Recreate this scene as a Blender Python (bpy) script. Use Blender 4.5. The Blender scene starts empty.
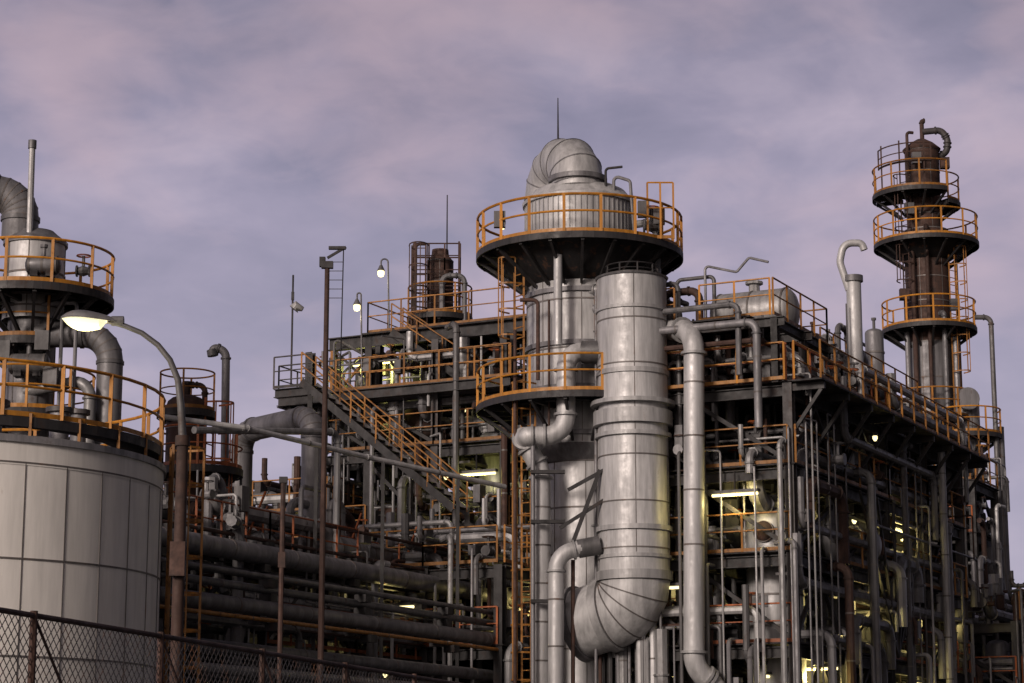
import bpy, math, random
from mathutils import Vector, Matrix
random.seed(7)
V=Vector
sc=bpy.context.scene
sc.view_settings.view_transform='Standard'; sc.view_settings.look='None'; sc.view_settings.exposure=0; sc.view_settings.gamma=1

# ------------------------------------------------------------------ survey helpers
F=2250.0; PITCH=math.radians(11.5); EYE=V((0,0,1.6))
cp,sp=math.cos(PITCH),math.sin(PITCH)
def S(px,py,Y):
    a=(px-512)/F; b=(341.5-py)/F
    dy=cp-sp*b; dz=sp+cp*b
    t=Y/dy
    return V((a*t,Y,EYE.z+dz*t))
def Z(py,Y): return S(512,py,Y).z
def X(px,py,Y): return S(px,py,Y).x
def SZ(px,py,z):
    b=(341.5-py)/F
    return S(px,py,(z-EYE.z)*(cp-sp*b)/(sp+cp*b))
def MP(n,py,Y): return n*Y/(F*(cp-sp*(341.5-py)/F))

# ------------------------------------------------------------------ materials
MATS={}
def mat(name,base,metal=0.0,rough=0.6,rust=0.0,rustcol=(0.13,0.055,0.025),scale=1.0,streak=0.5,var=0.35,bump=0.15):
    m=bpy.data.materials.new(name); m.use_nodes=True
    nt=m.node_tree; N=nt.nodes; L=nt.links
    bs=N['Principled BSDF']
    geo=N.new('ShaderNodeNewGeometry')
    mp=N.new('ShaderNodeMapping'); mp.inputs['Scale'].default_value=(2.6*scale,2.6*scale,0.3*scale)
    L.new(geo.outputs['Position'],mp.inputs['Vector'])
    n1=N.new('ShaderNodeTexNoise'); n1.inputs['Scale'].default_value=1.6; n1.inputs['Detail'].default_value=4; n1.inputs['Roughness'].default_value=0.65
    L.new(mp.outputs[0],n1.inputs['Vector'])
    n2=N.new('ShaderNodeTexNoise'); n2.inputs['Scale'].default_value=3.3*scale; n2.inputs['Detail'].default_value=4; n2.inputs['Roughness'].default_value=0.68
    L.new(geo.outputs['Position'],n2.inputs['Vector'])
    at=N.new('ShaderNodeAttribute'); at.attribute_name='tone'
    mr=N.new('ShaderNodeMapRange'); mr.inputs['From Min'].default_value=0.32; mr.inputs['From Max'].default_value=0.66
    mr.inputs['To Min'].default_value=1-var; mr.inputs['To Max'].default_value=1+var*0.35
    L.new(n1.outputs['Fac'],mr.inputs['Value'])
    mul=N.new('ShaderNodeMath'); mul.operation='MULTIPLY'; L.new(mr.outputs[0],mul.inputs[0]); L.new(at.outputs['Fac'],mul.inputs[1])
    vm=N.new('ShaderNodeVectorMath'); vm.operation='SCALE'; vm.inputs[0].default_value=base; L.new(mul.outputs[0],vm.inputs['Scale'])
    ad=N.new('ShaderNodeMath'); ad.operation='MULTIPLY_ADD'; L.new(n1.outputs['Fac'],ad.inputs[0]); ad.inputs[1].default_value=streak
    sc2=N.new('ShaderNodeMath'); sc2.operation='MULTIPLY'; L.new(n2.outputs['Fac'],sc2.inputs[0]); sc2.inputs[1].default_value=1-streak
    L.new(sc2.outputs[0],ad.inputs[2])
    rr=N.new('ShaderNodeMapRange'); c=0.66-0.36*rust
    rr.inputs['From Min'].default_value=c; rr.inputs['From Max'].default_value=c+0.13
    L.new(ad.outputs[0],rr.inputs['Value'])
    mx=N.new('ShaderNodeMix'); mx.data_type='RGBA'
    L.new(rr.outputs[0],mx.inputs['Factor']); L.new(vm.outputs[0],mx.inputs['A']); mx.inputs['B'].default_value=(*rustcol,1)
    L.new(mx.outputs['Result'],bs.inputs['Base Color'])
    mm=N.new('ShaderNodeMapRange'); mm.inputs['To Min'].default_value=metal; mm.inputs['To Max'].default_value=0.0
    L.new(rr.outputs[0],mm.inputs['Value']); L.new(mm.outputs[0],bs.inputs['Metallic'])
    ro=N.new('ShaderNodeMapRange'); ro.inputs['From Min'].default_value=0.3; ro.inputs['From Max'].default_value=0.7
    ro.inputs['To Min'].default_value=max(0.1,rough-0.12); ro.inputs['To Max'].default_value=min(1,rough+0.18)
    L.new(n2.outputs['Fac'],ro.inputs['Value']); L.new(ro.outputs[0],bs.inputs['Roughness'])
    if bump:
        bp=N.new('ShaderNodeBump'); bp.inputs['Strength'].default_value=bump; bp.inputs['Distance'].default_value=0.03
        L.new(n2.outputs['Fac'],bp.inputs['Height']); L.new(bp.outputs[0],bs.inputs['Normal'])
    MATS[name]=m
    return m
def emit(name,col,st):
    m=bpy.data.materials.new(name); m.use_nodes=True
    bs=m.node_tree.nodes['Principled BSDF']; bs.inputs['Base Color'].default_value=(*col,1)
    bs.inputs['Emission Color'].default_value=(*col,1); bs.inputs['Emission Strength'].default_value=st
    m.cycles.emission_sampling='NONE'
    MATS[name]=m
mat('silver',(0.50,0.495,0.50),metal=0.30,rough=0.52,rust=0.14,rustcol=(0.19,0.155,0.135),var=0.36,streak=0.65,bump=.2)
mat('silver_dark',(0.20,0.195,0.205),metal=0.3,rough=0.52,rust=0.25,rustcol=(0.08,0.055,0.043),var=0.45)
mat('pipe_silver',(0.34,0.335,0.34),metal=0.3,rough=0.5,rust=0.24,rustcol=(0.10,0.065,0.05),var=0.45)
mat('white_clad',(0.80,0.77,0.735),metal=0.0,rough=0.5,rust=0.02,rustcol=(0.46,0.39,0.33),var=0.14,streak=0.7,bump=0.06)
mat('seam',(0.16,0.145,0.14),metal=0.2,rough=0.55,rust=0.3,var=0.3)
mat('grey_paint',(0.12,0.116,0.12),metal=0.1,rough=0.5,rust=0.3,rustcol=(0.06,0.033,0.022),var=0.4)
mat('steel',(0.027,0.025,0.027),metal=0.1,rough=0.6,rust=0.35,rustcol=(0.032,0.019,0.015),var=0.5)
mat('steel_light',(0.070,0.064,0.066),metal=0.15,rough=0.55,rust=0.4,rustcol=(0.045,0.026,0.019),var=0.5)
mat('rust',(0.082,0.041,0.030),metal=0.05,rough=0.75,rust=0.5,rustcol=(0.036,0.023,0.02),var=0.5,bump=0.4)
mat('yellow',(0.54,0.225,0.024),rough=0.5,rust=0.22,rustcol=(0.17,0.07,0.027),var=0.35,streak=0.3,scale=1.5)
mat('yellow_dim',(0.36,0.15,0.022),rough=0.55,rust=0.34,rustcol=(0.08,0.036,0.02),var=0.45,streak=0.3,scale=1.5)
mat('orange',(0.38,0.10,0.025),rough=0.55,rust=0.34,rustcol=(0.10,0.038,0.02),var=0.4,streak=0.3,scale=1.5)
mat('deck',(0.024,0.021,0.023),metal=0.1,rough=0.75,rust=0.3,var=0.4)
mat('ground',(0.05,0.048,0.046),rough=0.9,var=0.4,scale=0.4)
mat('wire',(0.06,0.054,0.055),metal=0.3,rough=0.55,rust=0.4,var=0.3)
emit('lamp_glass',(1.0,0.92,0.58),0.95)
emit('tube_light',(1.0,0.84,0.42),2.2)

# ------------------------------------------------------------------ mesh builder
UP=V((0,0,1))
def perp(d):
    a=d.cross(UP)
    if a.length<1e-3: a=V((1,0,0))
    a.normalize(); b=a.cross(d).normalized()
    return a,b
class B:
    def __init__(s,name):
        s.name=name; s.v=[]; s.f=[]; s.m=[]; s.t=[]; s.slots=[]
    def slot(s,m):
        if m not in s.slots: s.slots.append(m)
        return s.slots.index(m)
    def add(s,vs,fs,m,tone=None):
        if tone is None: tone=random.uniform(0.7,1.15)
        o=len(s.v); s.v.extend(vs); k=s.slot(m)
        for i,f in enumerate(fs):
            s.f.append([o+j for j in f]); s.m.append(k)
            s.t.append(tone[i] if isinstance(tone,list) else tone)
    def slab(s,q,t,m):
        q=[V(p) for p in q]; s.add(q+[p+V((0,0,t)) for p in q],[[3,2,1,0],[4,5,6,7],[0,1,5,4],[1,2,6,5],[2,3,7,6],[3,0,4,7]],m)
    def sweep(s,pts,r,m,n=10,caps=True,tone=None):
        k=len(pts); rs=r if isinstance(r,list) else [r]*k
        ds=[]
        for i in range(k):
            a=pts[max(i-1,0)]; b=pts[min(i+1,k-1)]
            d=(b-a)
            if 0<i<k-1:
                d=(pts[i]-a).normalized()+(b-pts[i]).normalized()
            ds.append(d.normalized())
        A,_=perp(ds[0]); vs=[];fs=[]
        for i in range(k):
            d=ds[i]; A=(A-d*A.dot(d)).normalized(); Bv=d.cross(A)
            for j in range(n):
                t=2*math.pi*j/n
                vs.append(pts[i]+(A*math.cos(t)+Bv*math.sin(t))*rs[i])
        for i in range(k-1):
            for j in range(n):
                j2=(j+1)%n
                fs.append([i*n+j,i*n+j2,(i+1)*n+j2,(i+1)*n+j])
        if caps:
            fs.append(list(range(n))[::-1]); fs.append([(k-1)*n+j for j in range(n)])
        s.add(vs,fs,m,tone)
    def cyl(s,a,b,r,m,r2=None,n=12,tone=None):
        s.sweep([V(a),V(b)],[r,r if r2 is None else r2],m,n,tone=tone)
    def pipe(s,pts,r,m,n=10,bend=None,flange=True,bands=None,gore=None,tone=None):
        pts=[V(p) for p in pts]; bend=bend or 2.6*r
        out=[pts[0]]
        if tone is None: tone=random.uniform(0.75,1.12)
        for i in range(1,len(pts)-1):
            P=pts[i]; d1=(pts[i-1]-P); d2=(pts[i+1]-P); l=min(d1.length,d2.length)*0.49
            if d1.length<1e-6 or d2.length<1e-6: continue
            d1.normalize(); d2.normalize(); th=d1.angle(d2)
            if th>math.pi-0.05: out.append(P); continue
            L=min(bend/math.tan(th/2),l); R=L*math.tan(th/2)
            c=P+(d1+d2).normalized()*(R/math.sin(th/2))
            a=P+d1*L-c; b=P+d2*L-c; ang=a.angle(b); K=gore or 6
            for q in range(K+1):
                t=q/K
                w=(a*math.sin((1-t)*ang)+b*math.sin(t*ang))/math.sin(ang)
                out.append(c+w)
                if gore:
                    tg=(b*math.cos(t*ang)-a*math.cos((1-t)*ang)).normalized()
                    s.sweep([c+w-tg*0.02,c+w+tg*0.02],r*1.015,'seam',n)
            if flange and r>0.07:
                for e,dd in ((P+d1*L,d1),(P+d2*L,d2)):
                    s.cyl(e,e+dd*max(0.05,r*0.25),r*1.28 if not gore else r*1.08,m,n=n,tone=tone*0.7)
        out.append(pts[-1])
        s.sweep(out,r,m,n,tone=tone)
        if bands:
            for i in range(len(pts)-1):
                d=pts[i+1]-pts[i]; Ln=d.length; k=int(Ln/bands)
                if k<2: continue
                d.normalize()
                for q in range(1,k):
                    p=pts[i]+d*(q*Ln/k)
                    s.sweep([p-d*0.025,p+d*0.025],r*1.04,'seam',n)
    def box(s,c,sx,sy,sz,m,u=None,tone=None):
        c=V(c); u=V((1,0,0)) if u is None else u
        v=V((-u.y,u.x,0)); w=UP
        vs=[c+u*(a*sx/2)+v*(b*sy/2)+w*(d*sz/2) for a in(-1,1) for b in(-1,1) for d in(-1,1)]
        s.add(vs,[[0,1,3,2],[4,6,7,5],[0,4,5,1],[2,3,7,6],[0,2,6,4],[1,5,7,3]],m,tone)
    def bar(s,a,b,w,h,m,tone=None):
        a=V(a);b=V(b); d=(b-a)
        if d.length<1e-4: return
        d.normalize(); p,q=perp(d)
        vs=[e+p*(i*w/2)+q*(j*h/2) for e in(a,b) for i in(-1,1) for j in(-1,1)]
        s.add(vs,[[0,2,3,1],[4,5,7,6],[0,1,5,4],[2,6,7,3],[0,4,6,2],[1,3,7,5]],m,tone)
    def ibeam(s,a,b,w,h,m='steel',u=None):
        a=V(a);b=V(b);d=(b-a)
        if d.length<1e-4: return
        d.normalize()
        if u is not None and abs(d.z)>0.9: q=u; p=d.cross(q).normalized()
        else: p,q=perp(d)
        tw=w*0.10; th=h*0.09; tone=random.uniform(.75,1.15)
        x=[-w/2,w/2,w/2,tw/2,tw/2,w/2,w/2,-w/2,-w/2,-tw/2,-tw/2,-w/2]
        y=[-h/2,-h/2,-h/2+th,-h/2+th,h/2-th,h/2-th,h/2,h/2,h/2-th,h/2-th,-h/2+th,-h/2+th]
        vs=[e+p*x[i]+q*y[i] for e in(a,b) for i in range(12)]
        fs=[[i,(i+1)%12,12+(i+1)%12,12+i] for i in range(12)]
        for o in(0,12): fs+= [[o,o+1,o+2,o+11],[o+3,o+4,o+9,o+10],[o+5,o+6,o+7,o+8]]
        s.add(vs,fs,m,tone)
    def lathe(s,cx,cy,prof,m,n=32,tone=None,caps=True,pan=None,pv=(.84,1.1)):
        vs=[];fs=[];tn=[]
        for r,z in prof:
            for j in range(n):
                t=2*math.pi*j/n; vs.append(V((cx+r*math.cos(t),cy+r*math.sin(t),z)))
        base=random.uniform(.85,1.1) if tone is None else tone
        for i in range(len(prof)-1):
            pt={}
            for j in range(n):
                fs.append([i*n+j,i*n+(j+1)%n,(i+1)*n+(j+1)%n,(i+1)*n+j])
                if pan:
                    k=j//(n//pan)
                    if k not in pt: pt[k]=random.uniform(*pv)
                    tn.append(base*pt[k])
                else: tn.append(base)
        if caps:
            fs.append(list(range(n))[::-1]); fs.append([(len(prof)-1)*n+j for j in range(n)]); tn+= [base,base]
        s.add(vs,fs,m,tn)
    def clad(s,cx,cy,r,z0,z1,ch,pan,m,n=60,seam='seam',sw=0.05,pv=(.84,1.1)):
        n=pan*max(1,round(n/pan)); z=z1; k=0
        while z>z0+0.01:
            zb=max(z0,z-ch)
            s.lathe(cx,cy,[(r,zb),(r,z)],m,n,caps=False,pan=pan,tone=random.uniform(.93,1.05),pv=pv)
            s.lathe(cx,cy,[(r,z-sw/2),(r+0.018,z-sw/2),(r+0.018,z+sw/2),(r,z+sw/2)],seam,n,caps=False)
            for q in range(pan):
                t=2*math.pi*(q)/pan
                p=V((cx+(r+0.004)*math.cos(t),cy+(r+0.004)*math.sin(t),0))
                s.box(p+V((0,0,(z+zb)/2)),0.02,sw*0.5,z-zb-sw,seam,u=V((math.cos(t),math.sin(t),0)))
            z=zb;k+=1
    def arc(s,cx,cy,r,z,a0,a1,rr,m,n=6):
        k=max(3,int(abs(a1-a0)/8)); 
        s.sweep([V((cx+r*math.cos(math.radians(a0+(a1-a0)*i/k)),cy+r*math.sin(math.radians(a0+(a1-a0)*i/k)),z)) for i in range(k+1)],rr,m,n)
    def crail(s,cx,cy,r,z,a0=0,a1=360,h=1.1,m='yellow',rr=0.03,sp=1.1):
        for hh in(1,0.55): s.arc(cx,cy,r,z+h*hh,a0,a1,rr if hh==1 else rr*0.8,m)
        k=max(2,int(math.radians(a1-a0)*r/sp))
        for i in range(k+1):
            if a1-a0>=359 and i==k: break
            t=math.radians(a0+(a1-a0)*i/k); p=V((cx+r*math.cos(t),cy+r*math.sin(t),z))
            s.bar(p,p+V((0,0,h)),rr*2.1,rr*1.6,m)
        K=max(3,int((a1-a0)/8))
        for i in range(K):
            t0=math.radians(a0+(a1-a0)*i/K); t1=math.radians(a0+(a1-a0)*(i+1)/K)
            s.bar(V((cx+r*math.cos(t0),cy+r*math.sin(t0),z+0.06)),V((cx+r*math.cos(t1),cy+r*math.sin(t1),z+0.06)),0.012,0.1,m,tone=.75)
    def cplat(s,cx,cy,ri,ro,z,a0=0,a1=360,rail=True,m='deck',rm='yellow',nb=12,h=1.1,brk=True,rr=0.03):
        k=max(4,int((a1-a0)/6)); vs=[];fs=[]
        for i in range(k+1):
            t=math.radians(a0+(a1-a0)*i/k); c,sn=math.cos(t),math.sin(t)
            for r,zz in((ri,z-0.06),(ro,z-0.06),(ro,z),(ri,z)): vs.append(V((cx+r*c,cy+r*sn,zz)))
        for i in range(k):
            for j in range(4): fs.append([i*4+j,i*4+(j+1)%4,(i+1)*4+(j+1)%4,(i+1)*4+j])
        s.add(vs,fs,m)
        for i in range(k):
            t0=math.radians(a0+(a1-a0)*i/k);t1=math.radians(a0+(a1-a0)*(i+1)/k)
            s.bar(V((cx+(ro+.02)*math.cos(t0),cy+(ro+.02)*math.sin(t0),z-.1)),V((cx+(ro+.02)*math.cos(t1),cy+(ro+.02)*math.sin(t1),z-.1)),0.05,0.2,'steel',tone=1.2)
        if brk:
            q=max(3,int(nb*(a1-a0)/360))
            for i in range(q+1):
                t=math.radians(a0+(a1-a0)*i/q); c,sn=math.cos(t),math.sin(t)
                pi=V((cx+ri*c,cy+ri*sn,z-.17)); po=V((cx+(ro-.03)*c,cy+(ro-.03)*sn,z-.17)); pd=V((cx+ri*c,cy+ri*sn,z-.17-(ro-ri)*0.7))
                s.bar(pi,po,0.1,0.18,'steel'); s.bar(pd,po,0.08,0.1,'steel')
            rm_=(ri+ro)/2
            s.arc(cx,cy,rm_,z-.15,a0,a1,0.05,'steel',n=4)
        if rail: s.crail(cx,cy,ro,z,a0,a1,m=rm,h=h,rr=rr)
    def rail(s,a,b,h=1.1,m='yellow_dim',sp=1.3,rr=0.028,toe=True):
        a=V(a);b=V(b);L=(b-a).length
        if L<0.2: return
        for hh in(1,.55): s.cyl(a+V((0,0,h*hh)),b+V((0,0,h*hh)),rr if hh==1 else rr*.8,m,n=5)
        k=max(1,round(L/sp))
        for i in range(k+1):
            p=a.lerp(b,i/k); s.bar(p,p+V((0,0,h)),rr*2,rr*1.6,m)
        if toe: s.bar(a+V((0,0,.06)),b+V((0,0,.06)),0.012,.1,m,tone=.6)
    def ladder(s,p,z0,z1,ang,cage=True,m='yellow_dim',w=0.5):
        t=math.radians(ang); o=V((math.cos(t),math.sin(t),0)); sd=V((-o.y,o.x,0)); p=V((p[0],p[1],0))
        for k in(-1,1): s.bar(p+sd*(k*w/2)+V((0,0,z0)),p+sd*(k*w/2)+V((0,0,z1)),0.06,0.04,m)
        z=z0
        while z<z1: s.bar(p-sd*w/2+V((0,0,z)),p+sd*w/2+V((0,0,z)),.03,.03,m); z+=0.33
        if cage:
            z=z0+2.0 if z1-z0>3 else z0+.5
            hoops=[]
            while z<z1+.2:
                pts=[p+sd*(0.36*math.cos(a))+o*(0.1+0.62*math.sin(a))+V((0,0,z)) for a in [math.pi*i/7 for i in range(8)]]
                for i in range(7): s.bar(pts[i],pts[i+1],.015,.05,m)
                hoops.append(pts); z+=0.8
            for i in (1,3,4,6):
                for a,b in zip(hoops,hoops[1:]): s.bar(a[i],b[i],.035,.02,m)
    def stair(s,lo,hi,side,w=0.9,m='yellow_dim'):
        lo=V(lo);hi=V(hi);side=side.normalized()
        for k in(0,1):
            o=side*(w*k); s.bar(lo+o,hi+o,0.05,0.26,'steel_light' if k==0 else 'steel')
            for hh in(1.0,.55): s.cyl(lo+o+V((0,0,hh)),hi+o+V((0,0,hh)),.026,m,n=5)
            L=(hi-lo).length;q=int(L/1.2)
            for i in range(q+1):
                p=(lo+o).lerp(hi+o,i/q); s.bar(p,p+V((0,0,1)),.05,.05,m)
        n=int((hi.z-lo.z)/0.21)
        d=(hi-lo);d.z=0;d.normalize()
        for i in range(n):
            p=lo.lerp(hi,(i+.5)/n); s.box(p+side*w/2,0.25,w,.03,'deck',u=d)
    def valve(s,p,r=0.12,m='grey_paint',d=None,wheel='orange'):
        p=V(p); d=d or V((1,0,0))
        s.cyl(p-d*r*1.8,p-d*r*1.4,r*1.5,m,n=10); s.cyl(p+d*r*1.4,p+d*r*1.8,r*1.5,m,n=10)
        s.sweep([p-d*r*1.5,p-d*r*.6,p,p+d*r*.6,p+d*r*1.5],[r*.9,r*1.2,r*1.4,r*1.2,r*.9],m,10)
        s.cyl(p,p+V((0,0,r*4)),r*.4,m,n=6)
        c=p+V((0,0,r*4)); ring=[c+V((math.cos(a)*r*1.8,math.sin(a)*r*1.8,0)) for a in [2*math.pi*i/10 for i in range(11)]]
        s.sweep(ring,r*.18,wheel,4); s.bar(ring[0],ring[5],r*.2,r*.2,wheel)
    def vessel(s,cx,cy,r,z0,z1,m,n=24,bands=True,legs=True):
        h=r*.5; prof=[(r*.15,z0-h)]+[(r*math.sin(a),z0-h*math.cos(a)) for a in (0.5,0.9,1.25)]+[(r,z0),(r,z1)]+[(r*math.cos(a),z1+h*math.sin(a)) for a in(0.35,.75,1.15)]+[(r*.15,z1+h)]
        s.lathe(cx,cy,prof,m,n)
        s.cyl((cx,cy,z1+h*.8),(cx,cy,z1+h+.35),r*.16,m,n=10); s.cyl((cx,cy,z1+h+.3),(cx,cy,z1+h+.38),r*.27,m,n=10)
        if bands:
            z=z0
            while z<z1+.01:
                s.lathe(cx,cy,[(r,z-.03),(r+.025,z-.03),(r+.025,z+.03),(r,z+.03)],'seam',n,caps=False); z+=random.uniform(.8,1.2)
        if legs:
            for i in range(4):
                a=math.pi/4+i*math.pi/2; p=V((cx+r*.9*math.cos(a),cy+r*.9*math.sin(a),z0)); s.bar(p,p-V((0,0,r+.6)),.1,.1,'steel')
    def drum(s,a,b,r,m,n=24):
        a=V(a);b=V(b);d=(b-a).normalized(); pts=[];rs=[]
        for q in(1.45,1.1,.7,.35): pts.append(a-d*(r*.5*math.sin(q)));rs.append(r*math.cos(q))
        pts+= [a,b];rs+=[r,r]
        for q in(.35,.7,1.1,1.45): pts.append(b+d*(r*.5*math.sin(q)));rs.append(r*math.cos(q))
        s.sweep(pts,rs,m,n)
        L=(b-a).length;k=max(2,int(L/.8))
        for i in range(k+1):
            p=a.lerp(b,i/k); s.sweep([p-d*.03,p+d*.03],r*1.03,'seam',n)
        for t in(.2,.8):
            p=a.lerp(b,t); s.box(p-V((0,0,r*.9)),.2,r*1.5,r*.8,'steel',u=V((d.x,d.y,0)).normalized() if abs(d.z)<.9 else None)
        p=a.lerp(b,.5); s.cyl(p,p+V((0,0,r+.3)),r*.25,m,n=10); s.cyl(p+V((0,0,r+.22)),p+V((0,0,r+.3)),r*.4,m,n=10)
    def build(s,origin=None):
        me=bpy.data.meshes.new(s.name)
        o=V(origin) if origin is not None else V((sum(p.x for p in s.v)/len(s.v),sum(p.y for p in s.v)/len(s.v),0))
        me.from_pydata([tuple(p-o) for p in s.v],[],s.f)
        for q in s.slots: me.materials.append(MATS[q])
        me.polygons.foreach_set('material_index',s.m)
        me.polygons.foreach_set('use_smooth',[True]*len(s.f))
        at=me.attributes.new('tone','FLOAT','FACE'); at.data.foreach_set('value',s.t)
        me.update(); me.set_sharp_from_angle(angle=math.radians(32))
        ob=bpy.data.objects.new(s.name,me); ob.location=o; sc.collection.objects.link(ob)
        return ob
def light(name,p,e,col=(1,.85,.45),r=.12,parent=None):
    l=bpy.data.lights.new(name,'POINT'); l.energy=e; l.color=col; l.shadow_soft_size=r
    o=bpy.data.objects.new(name,l); sc.collection.objects.link(o)
    if parent: o.parent=parent; o.location=V(p)-parent.location
    else: o.location=p
    return o

# ------------------------------------------------------------------ plant grid
U=V((0.45,0.893,0)); U.normalize(); W=V((U.y,-U.x,0))   # U recedes, W runs right/nearer
PIPEM=['pipe_silver']*5+['silver_dark']*5+['grey_paint']*4+['rust']*2+['silver']
def fixture(b,p,d,lights,e=25):
    p=V(p)
    b.bar(p-d*.75,p+d*.75,.2,.08,'grey_paint'); b.cyl(p-d*.7-V((0,0,.09)),p+d*.7-V((0,0,.09)),.045,'tube_light',n=6)
    b.cyl(p,p+V((0,0,.6)),.025,'steel',n=4)
    lights.append((p-V((0,0,.35)),e))
def bulkhead(b,p):
    p=V(p); b.cyl(p+V((0,0,.22)),p+V((0,0,.1)),.09,'grey_paint',n=8)
    b.sweep([p+V((0,0,.1)),p+V((0,0,.02)),p-V((0,0,.06))],[.075,.08,.035],'tube_light',8)
def frame(name,O,bu,bw,levels,density=1.0,rails=True,brace=.5,vess=.5,deckp=.75,railm=('yellow_dim','yellow_dim','orange'),col=.28,top=0,fix=0,seed=0,back_rail=True,pr=(.05,.26),side_rail=True,risers=1.0,bulbs=0):
    """steel process structure; O corner, bays bu along U, bays bw along -W (away-left)"""
    st=random.getstate(); random.seed(seed)
    b=B(name); O=V((O[0],O[1],0)); lights=[]
    us=[0];[us.append(us[-1]+q) for q in bu]
    ws=[0];[ws.append(ws[-1]+q) for q in bw]
    P=lambda a,c,z:O+U*a-W*c+V((0,0,z))
    LU,LW=us[-1],ws[-1]
    for a in us:
        for c in ws:
            b.ibeam(P(a,c,0),P(a,c,levels[-1]+top),col,col,'steel' if random.random()<.75 else 'steel_light',u=U)
    for li,z in enumerate(levels):
        for c in ws: b.ibeam(P(0,c,z-.2),P(LU,c,z-.2),.2,.36,'steel')
        for a in us: b.ibeam(P(a,0,z-.22),P(a,LW,z-.22),.18,.32,'steel')
        for i in range(len(us)-1):
            for j in range(len(ws)-1):
                if random.random()<deckp:
                    a0,a1,c0,c1=us[i]-.2,us[i+1]+.2,ws[j]-.2,ws[j+1]+.2
                    off=0.004*((i+j)%2)
                    b.slab([P(a0,c0,z+.01+off),P(a1,c0,z+.01+off),P(a1,c1,z+.01+off),P(a0,c1,z+.01+off)],.04,'deck')
                for k in range(1,4):
                    t=us[i]+(us[i+1]-us[i])*k/4
                    b.bar(P(t,ws[j],z-.1),P(t,ws[j+1],z-.1),.08,.16,'steel')
        if rails:
            rm=random.choice(railm)
            for i in range(len(us)-1):
                if random.random()<.85: b.rail(P(us[i]-.1,-.2,z+.05),P(us[i+1]-.1,-.2,z+.05),m=rm)
                if back_rail and random.random()<.6: b.rail(P(us[i],LW+.2,z+.05),P(us[i+1],LW+.2,z+.05),m=rm)
            for j in range(len(ws)-1):
                if side_rail and random.random()<.85: b.rail(P(-.2,ws[j],z+.05),P(-.2,ws[j+1],z+.05),m=rm)
    zs=[0]+list(levels)
    for k in range(len(zs)-1):
        for i in range(len(us)-1):
            if random.random()<brace:
                f=random.random()
                for c in (0,LW):
                    if f<.5: b.bar(P(us[i],c,zs[k]+.1),P(us[i+1],c,zs[k+1]-.4),.12,.12,'steel')
                    else:
                        m_=(us[i]+us[i+1])/2
                        b.bar(P(us[i],c,zs[k]+.1),P(m_,c,zs[k+1]-.4),.11,.11,'steel'); b.bar(P(us[i+1],c,zs[k]+.1),P(m_,c,zs[k+1]-.4),.11,.11,'steel')
        for j in range(len(ws)-1):
            if random.random()<brace: 
                for a in(0,LU): b.bar(P(a,ws[j],zs[k]+.1),P(a,ws[j+1],zs[k+1]-.4),.12,.12,'steel')
    for k,z in enumerate(levels):
        hh=(levels[k+1]-z) if k+1<len(levels) else 2.0
        for _ in range(int(density*LU*LW*.22)+2):
            c=random.uniform(-.5,LW+.4); r=random.choice([.03,.04,.05,.06,.08,.1,.12,.16,.2,pr[1]]); m=random.choice(PIPEM)
            a0=random.uniform(-.5,LU*.6); a1=min(LU+.5,a0+random.uniform(2,LU)); zz=z+random.uniform(.25,hh*.85)
            if k+1==len(levels): zz=z+random.uniform(.2,1.3)
            dz1=random.choice([-1,1,1])*random.uniform(.6,hh*.9 if k+1<len(levels) else 1.2); dz2=-random.uniform(.6,2.2)
            b.pipe([P(a0,c,zz+dz1),P(a0,c,zz),P(a1,c,zz),P(a1,c,zz+dz2)],r,m,n=8,bands=1.5 if r>.1 else None)
        for _ in range(int(density*LU*LW*.14)+1):
            a=random.uniform(-.4,LU+.4); r=random.choice([.03,.04,.06,.08,.12,.16]); m=random.choice(PIPEM)
            c0=random.uniform(-.6,LW*.5); c1=min(LW+.4,c0+random.uniform(1,LW)); zz=z+random.uniform(.25,min(hh*.8,1.6))
            b.pipe([P(a,c0,zz-random.uniform(.5,2)),P(a,c0,zz),P(a,c1,zz),P(a,c1,zz+random.choice([-1,1])*random.uniform(.5,1.3))],r,m,n=8)
        for _ in range(int(density*LU*LW*.24)):
            a=random.uniform(-.3,LU);c=random.uniform(-.4,LW)
            b.valve(P(a,c,z+random.uniform(.4,1.3)),r=random.uniform(.06,.13),m=random.choice(['grey_paint','rust','silver_dark']),d=random.choice([U,W]),wheel=random.choice(['orange','rust','yellow_dim','grey_paint']))
            if random.random()<.6:
                a=random.uniform(-.3,LU);c=random.uniform(-.4,LW); b.box(P(a,c,z+random.uniform(.6,1.4)),random.uniform(.2,.5),.25,random.uniform(.3,.7),random.choice(['grey_paint','silver_dark','steel_light','grey_paint']),u=U)
        for i in range(len(us)-1):
            for j in range(len(ws)-1):
                x=random.random(); p=P((us[i]+us[i+1])/2+random.uniform(-.5,.5),(ws[j]+ws[j+1])/2+random.uniform(-.3,.3),z)
                if x<vess*.6 and (k+1<len(levels)):
                    r=random.uniform(.4,.85); b.vessel(p.x,p.y,r,z+r*.5+.5,z+hh*random.uniform(.7,1.25),random.choice(['pipe_silver','silver_dark','rust','silver_dark','pipe_silver']))
                elif x<vess:
                    r=random.uniform(.3,.55); L=random.uniform(.9,1.6); d=random.choice([U,W]); q=p+V((0,0,r+.45)); b.drum(q-d*L,q+d*L,r,random.choice(['pipe_silver','silver_dark','rust','grey_paint']))
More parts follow.
